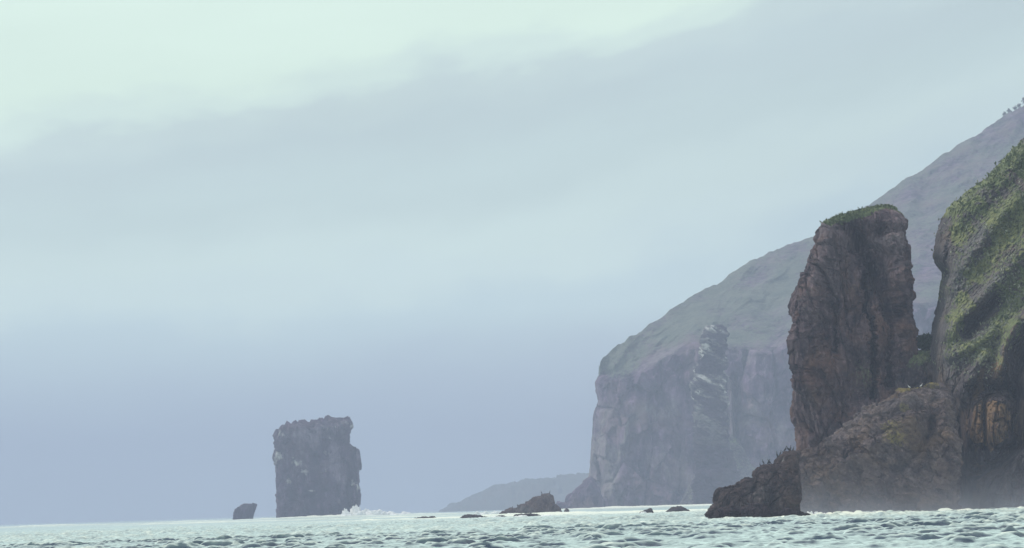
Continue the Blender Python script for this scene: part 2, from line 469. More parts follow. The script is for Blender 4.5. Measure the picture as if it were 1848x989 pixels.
# rock where the cormorants stand
top = [(1276, 934), (1281, 921), (1287, 911), (1293, 902), (1296.5, 887), (1304, 880.5), (1320, 879), (1330, 876.5), (1336, 874), (1342, 870), (1348, 867), (1358.5, 866), (1361, 858), (1363, 851), (1369, 841.5), (1381, 838.5),
       (1396, 838.5), (1402, 831), (1406, 827), (1412, 821), (1416, 818.5), (1426, 816.5), (1434, 817), (1437, 822), (1438, 836), (1439, 884), (1441, 915), (1446, 934)]
def br_attr(G, PX, PY, fr):
    return dict(guano=.42 * spot(PX, PY, 1410, 830, 6, 8) + .22 * near(PX, PY, [(1404, 838), (1418, 822)], 3), pale=.3 * spot(PX, PY, 1370, 890, 20, 16), lichen=.12 * spot(PX, PY, 1350, 900, 40, 20))
bird_rock, BIRD_G = col_rock("shore_rock", top, 929, 411, 4.5, 420, 240, rock_disp(1.6, .36, (1, 1, .8), 20, 41), M["wet"], br_attr,
                             "dark stepped shore rock climbing to the right, with cormorants along its top", "rock", e=.8, ez=.7)
# low reef in front of it
top = [(1278, 936), (1285, 932), (1296, 920), (1310, 914), (1321, 913), (1328, 918), (1334, 922), (1342, 917), (1357, 910.5), (1366, 909.5), (1375, 915), (1389, 921), (1400, 924), (1409, 925), (1419, 921),
       (1434, 921), (1445, 927), (1457, 930.5), (1467, 937)]
reef, _ = col_rock("reef", top, 935, 401, 2.6, 320, 110, rock_disp(1.0, .22, (1, 1, 1), 0, 47), M["reef"], None,
                   "low humped dark reef awash at the foot of the cormorant rock", "reef", e=.8, ez=.7)

# pointed rock in mid-channel
top = [(900, 931), (905, 924), (917, 918), (926, 915), (935, 912.5), (941, 910), (947, 910.5), (953, 906), (959, 902), (963, 897), (975, 895.5), (984, 894), (990, 892.5), (995, 894), (997, 900), (999.5, 906), (1004, 914), (1009, 920), (1017, 931)]
point_rock, POINT_G = col_rock("shore_rock", top, 926, 950, 6, 260, 120, rock_disp(2.4, .5, (1, 1, .8), 15, 53), M["wet"], lambda G, PX, PY, fr: dict(pale=.6 * spot(PX, PY, 945, 920, 14, 6) + .3 * spot(PX, PY, 985, 897, 6, 4)),
                               "dark wedge-shaped rock with two birds on top in the middle of the channel", "rock")
# low awash rocks
LOW = [
    ("low flat dark rock awash, leftmost of the line left of the wedge-shaped rock", [(742, 940), (750, 936), (757, 934.5), (775, 935), (786, 935.2), (793, 940)], 936, 830, 2.0),
    ("long low dark rock awash, longest of the line left of the wedge-shaped rock", [(820, 939), (832, 934.5), (842, 932), (858, 931), (868, 932.5), (880, 934.5), (892, 940)], 937, 800, 2.5),
    ("short low dark rock awash just left of the reef below the wedge-shaped rock", [(892, 939), (896, 934), (900, 931.8), (908, 933), (916, 933.5), (923, 939)], 936, 800, 2.0),
    ("low ragged rock awash directly below the wedge-shaped rock", [(924, 938), (930, 931), (938, 930), (944, 931), (952, 929.5), (958, 929.3), (967, 930), (976, 932), (985, 938)], 935, 770, 2.5),
    ("tiny rock tip at the right foot of the wedge-shaped rock", [(1016, 929), (1019, 922), (1023, 920), (1026, 921), (1031, 929)], 925, 940, 1.5),
    ("small dark rock with a wave breaking over its left side", [(1148, 932), (1160, 925), (1168, 922.5), (1174, 920.8), (1177, 923), (1180, 932)], 927, 760, 2.2),
    ("low rounded dark rock alone in the surf, left of the cormorant rock", [(1196, 930), (1204, 923), (1212, 919), (1220, 917.5), (1230, 917.6), (1237, 919.5), (1243, 922), (1250, 930)], 925, 770, 3.0),
]
for lab, tp, by, D, dep in LOW:
    tp = [(x, by - (by - y) * 1.25 - .8 if y < by else y) for x, y in tp]
    col_rock("low_rock", tp, by, D, dep, 110, 40, rock_disp(1.3, .26, (1, 1, 1), 10, int(D + tp[0][0]) % 60), M["wet"], None, lab, "rock", "low rocks awash in the channel", base_drop=5)

# small leaning rock left of the stack
rows = [(908.8, 447, 459), (910.5, 440, 462), (913, 434, 462.5), (916, 429, 461.5), (921, 424, 460), (926, 422, 458), (931, 421, 456), (940, 420, 456)]
res = loft_rows(rows, 1700, 4, 150, 110, rock_disp(2.4, .45, (1, 1, .8), 25, 61), e=.75)
G, PX, PY, fr = res[3:]
tag(finish_rows("small_islet", res, M["stack"], dict(guano=Z(G), lichen=Z(G), grass=Z(G), pale=.7 * spot(PX, PY, 445, 914, 12, 4))),
    "small dark leaning islet just left of the far sea stack", "islet")

# ------------------------------------------------------------------ headland
ridge = np.array([(1082, 662), (1084, 652), (1090, 644), (1110, 627), (1150, 603), (1200, 568), (1240, 539), (1252, 531), (1275, 522), (1310, 502), (1350, 474), (1400, 452), (1440, 437), (1480, 424), (1500, 409), (1550, 381), (1590, 354),
                  (1640, 318), (1664, 310), (1700, 280), (1745, 252), (1760, 248), (1790, 225), (1815, 207), (1848, 190), (1875, 176), (1950, 168), (2150, 165)], float)
ctop = np.array([(1078, 690), (1110, 690), (1150, 678), (1200, 657), (1250, 628), (1290, 640), (1330, 640), (1400, 640), (1440, 615), (1500, 590), (1600, 560), (1700, 560), (2150, 520)], float)
nc, ns = 620, 420
u = np.linspace(0, 1, nc)
# plan: left flank receding, corner, then the face
pxr = np.interp(u, [0, .10, .14, 1], [1100, 1080, 1083, 2150])
dback = np.interp(u, [0, .10, .16, .30, 1], [700, 60, 10, 0, -60])
D0 = 1960
prof = []
ry = smooth1(np.interp(pxr, ridge[:, 0], ridge[:, 1]), 1); cy = smooth1(np.interp(pxr, ctop[:, 0], ctop[:, 1]), 4)
ry = np.where(u < .1, 664 + (.1 - u) * 700, ry); cy = np.where(u < .12, np.maximum(ry + 8, 690), cy)
lean = np.interp(pxr, [1080, 1200, 1500], [1.0, .4, .1]) * np.where(u < .1, 1, 1)
rise = np.interp(pxr, [1080, 1120, 1300, 1600, 1848, 2150], [10, 60, 190, 330, 480, 600])
knots = [0, .42, .50, .80, 1.0]
t = np.linspace(0, 1, ns)
def lerp_prof(vals):
    return np.stack([np.interp(t, knots, [v[j] for v in vals]) for j in range(nc)], 1)
px_b = pxr - 22 * lean; px_k = pxr - 1 - 3 * lean
PXh = lerp_prof([px_b, px_k, pxr, pxr, pxr])
PYh = lerp_prof([np.full(nc, 930.0), cy, cy - np.minimum(14, .4 * (cy - ry)), ry, ry + 120])
Dh = lerp_prof([D0 + dback, D0 + dback + 14, D0 + dback + 22, D0 + dback + rise, D0 + dback + rise + 500])
t2 = t[:, None]
# notch: overhanging brow above the face at the left end
PXh += 6 * lean[None] * np.exp(-((PYh - 725) / 14) ** 2) * (t2 < .45) - 2 * lean[None] * np.exp(-((PYh - 690) / 14) ** 2) * (t2 < .5)
# face relief in metres of depth
G = P(PXh, PYh, Dh)
face = ss(.50, .40, t2) * np.ones((1, nc)); slope = 1 - face
v1, k1 = facet(G * np.array([1, .35, .5]) / 16, 3); v2, k2 = facet(G * np.array([1, .35, .5]) / 6, 9)
rel = face * (10 * v1 + 5.0 * v2 - 2.5 * (1 - k1) + 8 * fbm(G * np.array([1, .3, .12]) / 20, 4, 5) + 3 * fbm(G * np.array([.4, .3, 1.6]) / 14, 4, 15))
Qs = rot_xz(G, 40)
rel += slope * (20 * fbm(Qs * np.array([1, .2, .25]) / 30, 4, 25, ridged=True) * ss(.5, .62, t2) * ss(1.02, .72, t2) + 3.0 * fbm(G / 10, 4, 28) * ss(.8, .6, t2))
rel += 10 * near(PXh, PYh, [(1318, 690), (1320, 800)], 4) - 9 * near(PXh, PYh, [(1330, 680), (1330, 790)], 5)
rel += 8 * near(PXh, PYh, [(1130, 760), (1125, 800)], 5)
G[..., 1] -= rel
edge = np.exp(-((t2 - .8) / .02) ** 2)
G[..., 2] += edge * (2.2 * fbm(G * np.array([1, .05, .05]) / 9, 5, 33) + .8 * np.maximum(0, pn(G * np.array([1, .05, .05]) / 3, 35)))
G[..., 0] += face * 1.3 * fbm(G / 9, 4, 44) * (lean[None] > .8)
gr = ss(.36, .60, t2 + .16 * fbm(G * np.array([1, .4, .5]) / 22, 5, 50)) * (.62 + .5 * fbm(Qs * np.array([1, .3, .3]) / 22, 4, 52))
gr = gr * np.interp(PXh, [1500, 1640, 1760], [1, .85, .8])
pa = .5 * ss(.45, .7, inside(PXh, PYh, [(1050, 900), (1068, 785), (1084, 775), (1098, 800), (1120, 815), (1118, 850), (1098, 900)]) * (.8 + .5 * fbm(G / 8, 3, 60)))
pa = pa + .9 * near(PXh, PYh, [(1133, 762), (1130, 780), (1124, 800)], 4) + .5 * near(PXh, PYh, [(1318, 690), (1320, 800)], 5) + .35 * ss(.55, .8, .5 + .5 * fbm(G * np.array([1, .3, .2]) / 14, 4, 61)) * face
pa = pa + .6 * slope * ss(.05, .4, fbm(Qs * np.array([1, .2, .16]) / 18, 5, 66)) + .5 * face * ss(.0, .4, fbm(G * np.array([1, .4, .8]) / 12, 5, 67))
gu = face * (.28 * ss(.2, .6, fbm(G * np.array([1, .3, 1.2]) / 12, 4, 63)) + .1) + .3 * near(PXh, PYh, [(1200, 730), (1215, 738)], 4)
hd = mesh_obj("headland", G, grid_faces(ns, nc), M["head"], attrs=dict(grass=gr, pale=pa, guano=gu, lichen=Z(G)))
tag(hd, "long hazy headland with grassy slope above sheer lavender sea cliffs, rising to the right", "headland", kind="structure")
HEAD_G = G

# scree fan below the spire
top = [(1215, 931), (1232, 905), (1250, 872), (1262, 845), (1276, 820), (1292, 797), (1308, 786), (1325, 792), (1340, 812), (1356, 842), (1375, 880), (1400, 918), (1410, 931)]
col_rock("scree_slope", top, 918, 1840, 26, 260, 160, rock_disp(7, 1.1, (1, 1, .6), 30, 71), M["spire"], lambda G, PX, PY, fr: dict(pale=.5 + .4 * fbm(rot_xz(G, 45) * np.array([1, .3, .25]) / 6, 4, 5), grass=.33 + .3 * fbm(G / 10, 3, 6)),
         "pale fan of scree sloping down from the foot of the banded spire", "scree", e=1.0, ez=1.0)
# foot of the headland
top = [(1016, 931), (1021, 908), (1024, 896), (1032, 888), (1040, 882), (1050, 874), (1058, 866), (1066, 860), (1078, 880), (1095, 931)]
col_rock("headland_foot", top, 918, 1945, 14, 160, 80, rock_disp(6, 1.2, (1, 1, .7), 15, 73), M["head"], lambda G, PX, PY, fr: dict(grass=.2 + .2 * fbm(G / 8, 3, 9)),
         "hazy rock spur sloping to the sea at the left foot of the headland", "rock")
top = [(998, 930), (1003, 915), (1006, 906), (1012, 905), (1019, 907), (1024, 912), (1030, 930)]
col_rock("skerry", top, 918, 1930, 6, 80, 40, rock_disp(3, .6, (1, 1, .8), 0, 75), M["head"], None, "faint low skerry between the wedge-shaped rock and the headland spur", "rock")
# distant coast
top = [(790, 933), (800, 923), (808, 917), (815, 913), (816.5, 909), (819, 913), (832, 909), (842, 901), (868, 893), (886, 881), (905, 876), (930, 870), (950, 864), (975, 862), (1000, 863), (1030, 861), (1060, 858), (1110, 850), (1300, 830), (1420, 931)]
G, PX, PY, fr = loft_cols(top, 921, 4300, 300, 420, 60, rock_disp(45, 5, (1, 1, .6), 0, 81), ez=1.0, e=1.0)
fh = mesh_obj("far_coast", G, grid_faces(60, 420), M["far"])
tag(fh, "faint low green coast fading into haze behind the headland", "coast", kind="structure")

# ------------------------------------------------------------------ near green cliff
ledge = np.array([(-600, 2700), (-100, 2200), (150, 1945), (250, 1848), (285, 1812), (320, 1782), (350, 1742), (362, 1726), (376, 1710), (395, 1700), (408, 1694), (422, 1690), (445, 1686), (460, 1684), (474, 1686), (484, 1693), (493, 1699), (502, 1699), (520, 1694),
                  (545, 1692), (575, 1686), (600, 1681), (625, 1677), (650, 1676), (700, 1680), (760, 1690), (935, 1700)], float)
nr, ncf = 760, 520
yv = np.concatenate([np.linspace(935, 240, 600), np.linspace(238, -560, 160)])
xl = np.interp(yv, ledge[:, 0], ledge[:, 1])
s = np.concatenate([np.linspace(0, 1, 440) ** 1.15 * .45, .45 + np.linspace(0.005, .55, 80)])
XW = 620.0
PXc = xl[:, None] + s[None] * XW
PYc = np.repeat(yv[:, None], ncf, 1)
zz = (np.interp(PXc, [0, 1848], [945, 888.5]) - PYc) * .0665
Dc = 441 + .12 * np.clip(zz, 0, 14) + .62 * np.clip(zz - 14, 0, 24) + 1.0 * np.clip(zz - 38, 0, 200) - (PXc - 1700) * .05
Dc += 10 * np.exp(-(PXc - xl[:, None]) / 16)
w = near
PX, PY = PXc, PYc
# ridges stand out, hollows fall back
Dc -= 3.0 * w(PX, PY, [(1860, 435), (1800, 505), (1760, 548), (1722, 578), (1712, 600)], 15)
Dc += 2.8 * w(PX, PY, [(1800, 540), (1770, 575), (1748, 600)], 14)
Dc -= 2.4 * w(PX, PY, [(1790, 600), (1750, 625), (1715, 640)], 12)
Dc -= 3.0 * w(PX, PY, [(1870, 548), (1828, 592), (1812, 630), (1808, 665)], 10)
Dc += 4.2 * w(PX, PY, [(1870, 600), (1838, 630), (1826, 690)], 17)
Dc += 2.8 * w(PX, PY, [(1755, 706), (1790, 702), (1835, 706)], 13)
Dc -= 1.8 * spot(PX, PY, 1766, 760, 11, 50) + 2.6 * spot(PX, PY, 1799, 765, 22, 48)
Dc += 1.6 * w(PX, PY, [(1778, 715), (1779, 830)], 3.0)
Dc += 4.5 * w(PX, PY, [(1722, 730), (1730, 800), (1735, 920)], 15)
Dc += 3.5 * w(PX, PY, [(1835, 720), (1838, 800), (1800, 840), (1765, 850)], 11)
Dc -= 2.2 * w(PX, PY, [(1775, 640), (1745, 690), (1725, 740)], 10)
Dc -= 2.0 * w(PX, PY, [(1820, 900), (1790, 920)], 25) + 1.6 * w(PX, PY, [(1848, 830), (1800, 890)], 14)
Dc -= 2.2 * w(PX, PY, [(1848, 345), (1780, 420), (1735, 480), (1708, 520)], 12)
Dc += 1.6 * w(PX, PY, [(1848, 310), (1780, 380), (1725, 430)], 14)
Dc -= 1.6 * w(PX, PY, [(1848, 270), (1760, 350), (1705, 385)], 9)
Dc -= 2.0 * w(PX, PY, [(1695, 420), (1692, 470)], 12)
G = P(PX, PY, Dc)
rockness = ss(620, 700, PY + .35 * (PX - 1750) * (PX < 1750))
over = w(PX, PY, [(1700, 405), (1700, 480)], 16); wall = w(PX, PY, [(1690, 560), (1682, 640), (1700, 690)], 18); hol = w(PX, PY, [(1790, 545), (1752, 598)], 15)
cave = w(PX, PY, [(1870, 605), (1840, 640), (1832, 700)], 20)
rk = np.clip(rockness + over + wall + hol + cave, 0, 1)
v1, k1 = facet(rot_xz(G, 10) * np.array([1, .6, .5]) / 2.6, 6); v2, k2 = facet(rot_xz(G, 10) * np.array([1, .6, .6]) / .9, 16)
Dd = rk * (1.5 * v1 + .8 * v2 + .3 * facet(G * np.array([1, .7, .8]) / .42, 36)[0] - .5 * (1 - k1) - .15 * (1 - k2) + 1.2 * fbm(G * np.array([1, .5, .5]) / 4, 5, 18))
Qg = rot_xz(G, 42)
vj, kj = facet(rot_xz(G, 5) * np.array([1, .7, .17]) / 1.5, 48)
Dd += rk * (.8 * vj - .4 * (1 - kj))
Dd += (1 - rk) * (1.5 * fbm(Qg * np.array([.35, .3, 1]) / 3.0, 4, 22) + 1.2 * fbm(G / 1.1, 4, 23, ridged=True) * .55 + .5 * fbm(G / .45, 2, 24))
fade = ss(0, 6, (PX - xl[:, None]))
G[..., 1] -= Dd * (.25 + .75 * fade)
G[..., 0] += (1 - fade) * .35 * fbm(G / 1.0, 4, 29)
G[..., 2] += (1 - fade) * .6 * ss(420, 330, PY) * np.maximum(-.2, fbm(G / .9, 4, 30))
streak = 1.25 * fbm(Qg * np.array([.22, .25, 1.0]) / 3.0, 4, 40); fine = fbm(G / .6, 3, 41)
gr = (1 - rockness) * (.50 + .95 * streak + .55 * fine) - .9 * over - .6 * wall - .9 * hol - 1.2 * cave
gr = gr - .35 * w(PX, PY, [(1770, 420), (1735, 490), (1715, 540)], 22) + .3 * w(PX, PY, [(1860, 380), (1790, 460), (1745, 500), (1735, 560)], 14) + .25 * spot(PX, PY, 1815, 570, 30, 40) + .25 * w(PX, PY, [(1848, 260), (1705, 390)], 16)
pa = (1 - rockness) * .45 + .5 * w(PX, PY, [(1770, 420), (1735, 490), (1712, 540)], 20) + .55 * w(PX, PY, [(1800, 500), (1722, 578)], 7) + .45 * w(PX, PY, [(1720, 590), (1735, 640), (1800, 620)], 16) + .4 * w(PX, PY, [(1775, 640), (1725, 750)], 7) + \
    .25 * spot(PX, PY, 1725, 680, 24, 40) + .3 * w(PX, PY, [(1848, 830), (1800, 890)], 12)
blk = (inside(PX, PY, [(1756, 732), (1772, 722), (1777, 725), (1776, 798), (1762, 800), (1752, 790)]) | inside(PX, PY, [(1779, 728), (1790, 722), (1819, 730), (1822, 790), (1800, 802), (1786, 818), (1779, 800)]))
cv = w(PX, PY, [(1748, 690), (1760, 720), (1762, 700)], 6) + w(PX, PY, [(1792, 662), (1803, 650), (1808, 690)], 7) + w(PX, PY, [(1770, 670), (1768, 700)], 7)
li = .42 * rockness * ss(-.05, .4, fbm(G * np.array([1, 1, .45]) / 3.0, 4, 58)) * ss(1725, 1765, PX) + .3 * (w(PX, PY, [(1830, 735), (1836, 790)], 9) + spot(PX, PY, 1745, 770, 8, 30) + w(PX, PY, [(1790, 690), (1800, 660)], 9)) + .68 * blk * (.75 + .5 * fbm(G / .8, 3, 47)) + .45 * cv + .5 * w(PX, PY, [(1870, 546), (1830, 588), (1812, 625), (1808, 650)], 4) + .2 * w(PX, PY, [(1800, 505), (1760, 548), (1722, 578)], 5)
gu = .2 * w(PX, PY, [(1745, 470), (1722, 540)], 16) + .12 * rockness
# flank going back behind the left edge, and the hill's back
ext = []
for dd, sx in ((90, 60), (40, 22), (14, 5)):
    e = G[:, :1].copy(); e[..., 1] += dd; e[..., 0] += sx * .12 + dd * G[:, :1, 0] / 450.0; ext.append(e)
Gf = np.concatenate(ext + [G], 1)
pad = lambda a: np.concatenate([a[:, :1]] * 3 + [a], 1)
straw = .9 * w(PX, PY, [(1860, 380), (1800, 450), (1750, 500), (1738, 560)], 13) + .9 * w(PX, PY, [(1860, 440), (1800, 505), (1760, 548), (1722, 578)], 7) + .7 * w(PX, PY, [(1720, 590), (1735, 640), (1800, 615)], 10) + .7 * ss(.05, .5, streak) * ss(300, 400, PY) + .25 * ss(300, 380, PY)
cl = mesh_obj("sea_cliff", Gf, grid_faces(nr, ncf + 3), M["cliff"], attrs=dict(grass=pad(gr), pale=pad(pa), guano=pad(gu), lichen=pad(li), straw=pad(straw)), smooth=False)
tag(cl, "steep green cliff with orange-stained rock at its foot, filling the right edge", "cliff", kind="structure")
CLIFF = (G, gr, PX, PY)

# ------------------------------------------------------------------ plants on the near cliff
M["leaf"] = plain_mat("leafy_plants", (.075, .105, .042), (.14, .165, .07), .35)
M["leaf_pale"] = plain_mat("pale_plants", (.16, .18, .11), (.30, .30, .22), 1.2)
M["dark_leaf"] = plain_mat("dark_bush", (.022, .035, .018), (.05, .07, .03), 1.5)


def tufts(pts, size, nleaf, seed, up=.7):
    r = np.random.default_rng(seed); n = len(pts)
    c = np.repeat(pts, nleaf, 0); sc = np.repeat(size * (.6 + .8 * r.random(n)), nleaf)[:, None]
    d = r.normal(size=(n * nleaf, 3)); d[:, 2] = np.abs(d[:, 2]) + up; d /= np.linalg.norm(d, axis=1)[:, None]
    sd = np.cross(d, r.normal(size=d.shape)); sd /= np.linalg.norm(sd, axis=1)[:, None]
    b0 = c + .25 * sc * r.normal(size=d.shape)
    q = np.stack([b0 - sd * sc * .12, b0 + d * sc * .55 - sd * sc * .24, b0 + d * sc, b0 + d * sc * .5 + sd * sc * .24], 1)
    return q.reshape(-1, 3), np.arange(n * nleaf * 4).reshape(-1, 4)


vis = (PY > 180) & (PX < 1900)
Gc = G[vis]; gc = gr[vis]; pxv, pyv = PX[vis], PY[vis]
pr = np.clip(gc - .3, 0, 1) ** .8
pick = rng.random(len(pr)) < pr * (.014 + .06 * ss(400, 300, pyv))
V, F = tufts(Gc[pick], .34, 5, 1)
tag(mesh_obj("ground_cover", V, F, M["leaf"], smooth=False), "low green plants covering the near cliff's slope", "plants", kind="stuff")
prw = np.clip(spot(pxv, pyv, 1815, 525, 30, 45) + .8 * near(pxv, pyv, [(1790, 600), (1745, 640), (1790, 660)], 18) + .6 * near(pxv, pyv, [(1780, 420), (1730, 500)], 20) + .2, 0, 1) * (gc > -.1) * ss(720, 660, pyv)
pick = rng.random(len(prw)) < prw * .03
V, F = tufts(Gc[pick], .30, 5, 2)
tag(mesh_obj("pale_ground_cover", V, F, M["leaf_pale"], smooth=False), "pale leafy rosettes speckling the near cliff's slope", "plants", kind="stuff")
# grass on the pillar's cap
Gp = PILLAR_G.reshape(-1, 3); m = (capg.ravel() > .6) & (rng.random(len(Gp)) < .10)
V, F = tufts(Gp[m] - np.array([0, 0, .1]), .3, 5, 3)
mesh_obj("grass_cap", V, F, M["leaf"], smooth=False, parent=pillar)["kind"] = "stuff"

# bush in the saddle
c = top_near(SADDLE_G, P(1661, 640, 456)[0], 456, .8, 2)
r = np.random.default_rng(8); n = 420
d = r.normal(size=(n, 3)); d /= np.linalg.norm(d, axis=1)[:, None]
pts = c + np.array([0, 0, .6]) + d * (r.random((n, 1)) ** .4) * np.array([1.25, 1.0, .85])
V, F = tufts(pts, .4, 6, 9, .2)
bush = bpy.data.objects.new("bush", None); COL.objects.link(bush); bush.location = Vector(c)
tag(bush, "round dark green bush in the gap between the tall pillar and the cliff", "bush")
mesh_obj("foliage", V, F, M["dark_leaf"], smooth=False, parent=bush)


# ------------------------------------------------------------------ tubes: trunks and birds
def tube(path, rad, n=8, flat=None):
    path = np.asarray(path, float); rad = np.asarray(rad, float)
    T = np.gradient(path, axis=0); T /= np.linalg.norm(T, axis=1)[:, None]
    ref = np.array([0, 1.0, 0]); A = np.cross(T, ref); A /= np.maximum(np.linalg.norm(A, axis=1)[:, None], 1e-6); B = np.cross(A, T)
    th = np.linspace(0, 2 * np.pi, n, endpoint=False)
    V = path[:, None] + rad[:, None, None] * (np.cos(th)[None, :, None] * A[:, None] + np.sin(th)[None, :, None] * B[:, None] * (1 if flat is None else flat))
    return V.reshape(-1, 3), grid_faces(len(path), n, True)


def join(parts):
    Vs, Fs, o = [], [], 0
    for V, F in parts:
        Vs.append(V); Fs.append(F + o); o += len(V)
    return np.concatenate(Vs), np.concatenate(Fs)


M["trunk"] = plain_mat("tree_bark", (.05, .04, .035), (.09, .075, .06), 4)
M["crown"] = plain_mat("tree_leaves", (.035, .05, .028), (.07, .09, .045), 1)
TREES = [(1811, 2.6, .0, "small bare-looking tree on the far ridge, leftmost of the ridge-top trees"), (1820, 2.4, .5, "thin short tree second from the left on the far ridge"),
         (1829, 3.0, -.4, "thin leaning tree third from the left on the far ridge"), (1836, 2.6, .4, "small tree second from the right edge on the far ridge"),
         (1846, 4.6, .2, "tallest leafy tree on the far ridge, cut by the right edge")]
ri = int(.8 * (ns - 1))
for k, (px, hgt, lean_, lab) in enumerate(TREES):
    j = int(np.argmin(np.abs(PXh[ri] - px))); base = HEAD_G[ri - 2:ri + 3, j]; base = base[base[:, 2].argmax()] - np.array([0, 0, .3])
    t_ = bpy.data.objects.new("tree", None); COL.objects.link(t_); t_.location = Vector(base)
    tag(t_, lab, "tree", "trees on the far ridge")
    r = np.random.default_rng(50 + k)
    pt = [base + np.array([lean_ * q * q, 0, hgt * .8 * q]) for q in np.linspace(0, 1, 6)]
    parts = [tube(pt, np.linspace(.22, .07, 6))]
    for q in range(4):
        a = pt[2 + q % 4]; dv = np.array([r.normal() * .9, r.normal() * .6, .7 + r.random() * .5])
        parts.append(tube([a, a + dv * .6, a + dv * 1.2], [.09, .06, .03], 6))
    V, F = join(parts); mesh_obj("trunk", V, F, M["trunk"], parent=t_)
    n = 60 + (150 if k == 4 else 0)
    cpt = base + np.array([lean_ * .5, 0, hgt * .62]) + r.normal(size=(n, 3)) * np.array([.22, .18, .24]) * hgt
    V, F = tufts(cpt, .7, 4, 60 + k, .1); mesh_obj("crown", V, F, M["crown"], smooth=False, parent=t_)

M["cormorant"] = plain_mat("cormorant_feathers", (.012, .013, .016), (.03, .03, .034), 12, .55)
M["gull"] = plain_mat("gull_feathers", (.62, .62, .62), (.78, .78, .77), 12, .7)
M["bill"] = plain_mat("bill", (.25, .18, .06), (.35, .25, .08), 12, .5)


def bird(name, mat, at, hgt, face, lab, cat, group, stance=0.0):
    """One body from tail to crown, standing; face is +1 looking right, -1 looking left."""
    s_ = hgt; f = face
    spine = np.array([(-.34, .06), (-.24, .12), (-.13, .24), (-.05, .38), (.02, .52), (.06, .62), (.05, .72), (.06, .82), (.10, .90), (.16, .93)])
    rad = np.array([.012, .035, .10, .145, .13, .075, .048, .042, .055, .02])
    y = np.zeros(len(spine))
    c_, sn = math.cos(stance), math.sin(stance)
    sx = spine[:, 0] * c_ + spine[:, 1] * sn; sz = -spine[:, 0] * sn * .6 + spine[:, 1] * c_
    body = tube(np.stack([f * sx * s_, y, sz * s_], 1), rad * s_, 10, 1.1)
    legs = [tube([(f * -.05 * s_, q * .06 * s_, .26 * s_), (f * -.03 * s_, q * .06 * s_, .1 * s_), (f * -.03 * s_, q * .06 * s_, .0), (f * .05 * s_, q * .07 * s_, -.01)], [.045 * s_, .032 * s_, .03 * s_, .03 * s_], 6) for q in (-1, 1)]
    wings = [tube([(f * .0 * s_, q * .13 * s_, .50 * s_), (f * -.10 * s_, q * .15 * s_, .34 * s_), (f * -.26 * s_, q * .08 * s_, .14 * s_)], [.05 * s_, .07 * s_, .012 * s_], 6) for q in (-1, 1)]
    V, F = join([body] + legs + wings)
    o = mesh_obj(name, V + at, F, mat, origin=at)
    tag(o, lab, cat, group)
    e = np.array([f * sx[-1] * s_, 0, sz[-1] * s_])
    V, F = tube([e + at - np.array([f * .02 * s_, 0, 0]), e + at + np.array([f * .07 * s_, 0, .005]), e + at + np.array([f * .12 * s_, 0, -.012])], [.022 * s_, .014 * s_, .004 * s_], 6)
    mesh_obj("bill", V, F, M["bill"], parent=o)
    return o


BIRDS = [(1369.5, -1, .50, "cormorant hunched on the left edge of the upper ledge, lowest of the flock"), (1376, -1, .62, "cormorant upright on the middle ledge, left of the close pair"),
         (1385, 1, .68, "cormorant on the middle ledge, left one of a close upright pair"), (1390, -1, .68, "cormorant on the middle ledge, right one of a close upright pair"),
         (1401, -1, .74, "cormorant standing alone just left of the white guano patch"), (1407.5, 1, .62, "cormorant standing on the upper edge of the white guano patch"),
         (1416.5, 1, .72, "cormorant at the top left of the summit, right above the guano"), (1423.5, -1, .70, "cormorant on the summit between its two neighbours, facing left"),
         (1429, 1, .70, "cormorant on the summit facing right, second from the summit's right end"), (1434, 1, .62, "cormorant at the right end of the summit of the stepped rock")]
for k, (px, f, hgt, lab) in enumerate(BIRDS):
    x = P(px, 830, 411)[0]
    at = top_near(BIRD_G, x, 411, .16, 1.0)
    bird("cormorant", M["cormorant"], at - np.array([0, 0, .09]), hgt, f, lab, "cormorant", "cormorants on the stepped shore rock", (k % 4) * .12 - .1)
for px, f, lab in ((975, -1, "dark bird upright at the middle of the wedge-shaped rock's top"), (994.5, 1, "dark bird on the highest right corner of the wedge-shaped rock")):
    at = top_near(POINT_G, P(px, 895, 950)[0], 950, .35, 1.5)
    bird("cormorant", M["cormorant"], at - np.array([0, 0, .03]), .95, f, lab, "cormorant", "cormorants on the wedge-shaped rock")
for px, f, lab in ((1644, -1, "white gull on the brown rock shoulder, left one of two"), (1662, 1, "white gull on the brown rock shoulder, right one of two")):
    at = top_near(BUTT_G, P(px, 702, 436)[0], 436, .2, 1.2)
    bird("gull", M["gull"], at - np.array([0, 0, .02]), .5, f, lab, "gull", "gulls on the brown rock shoulder", .35)

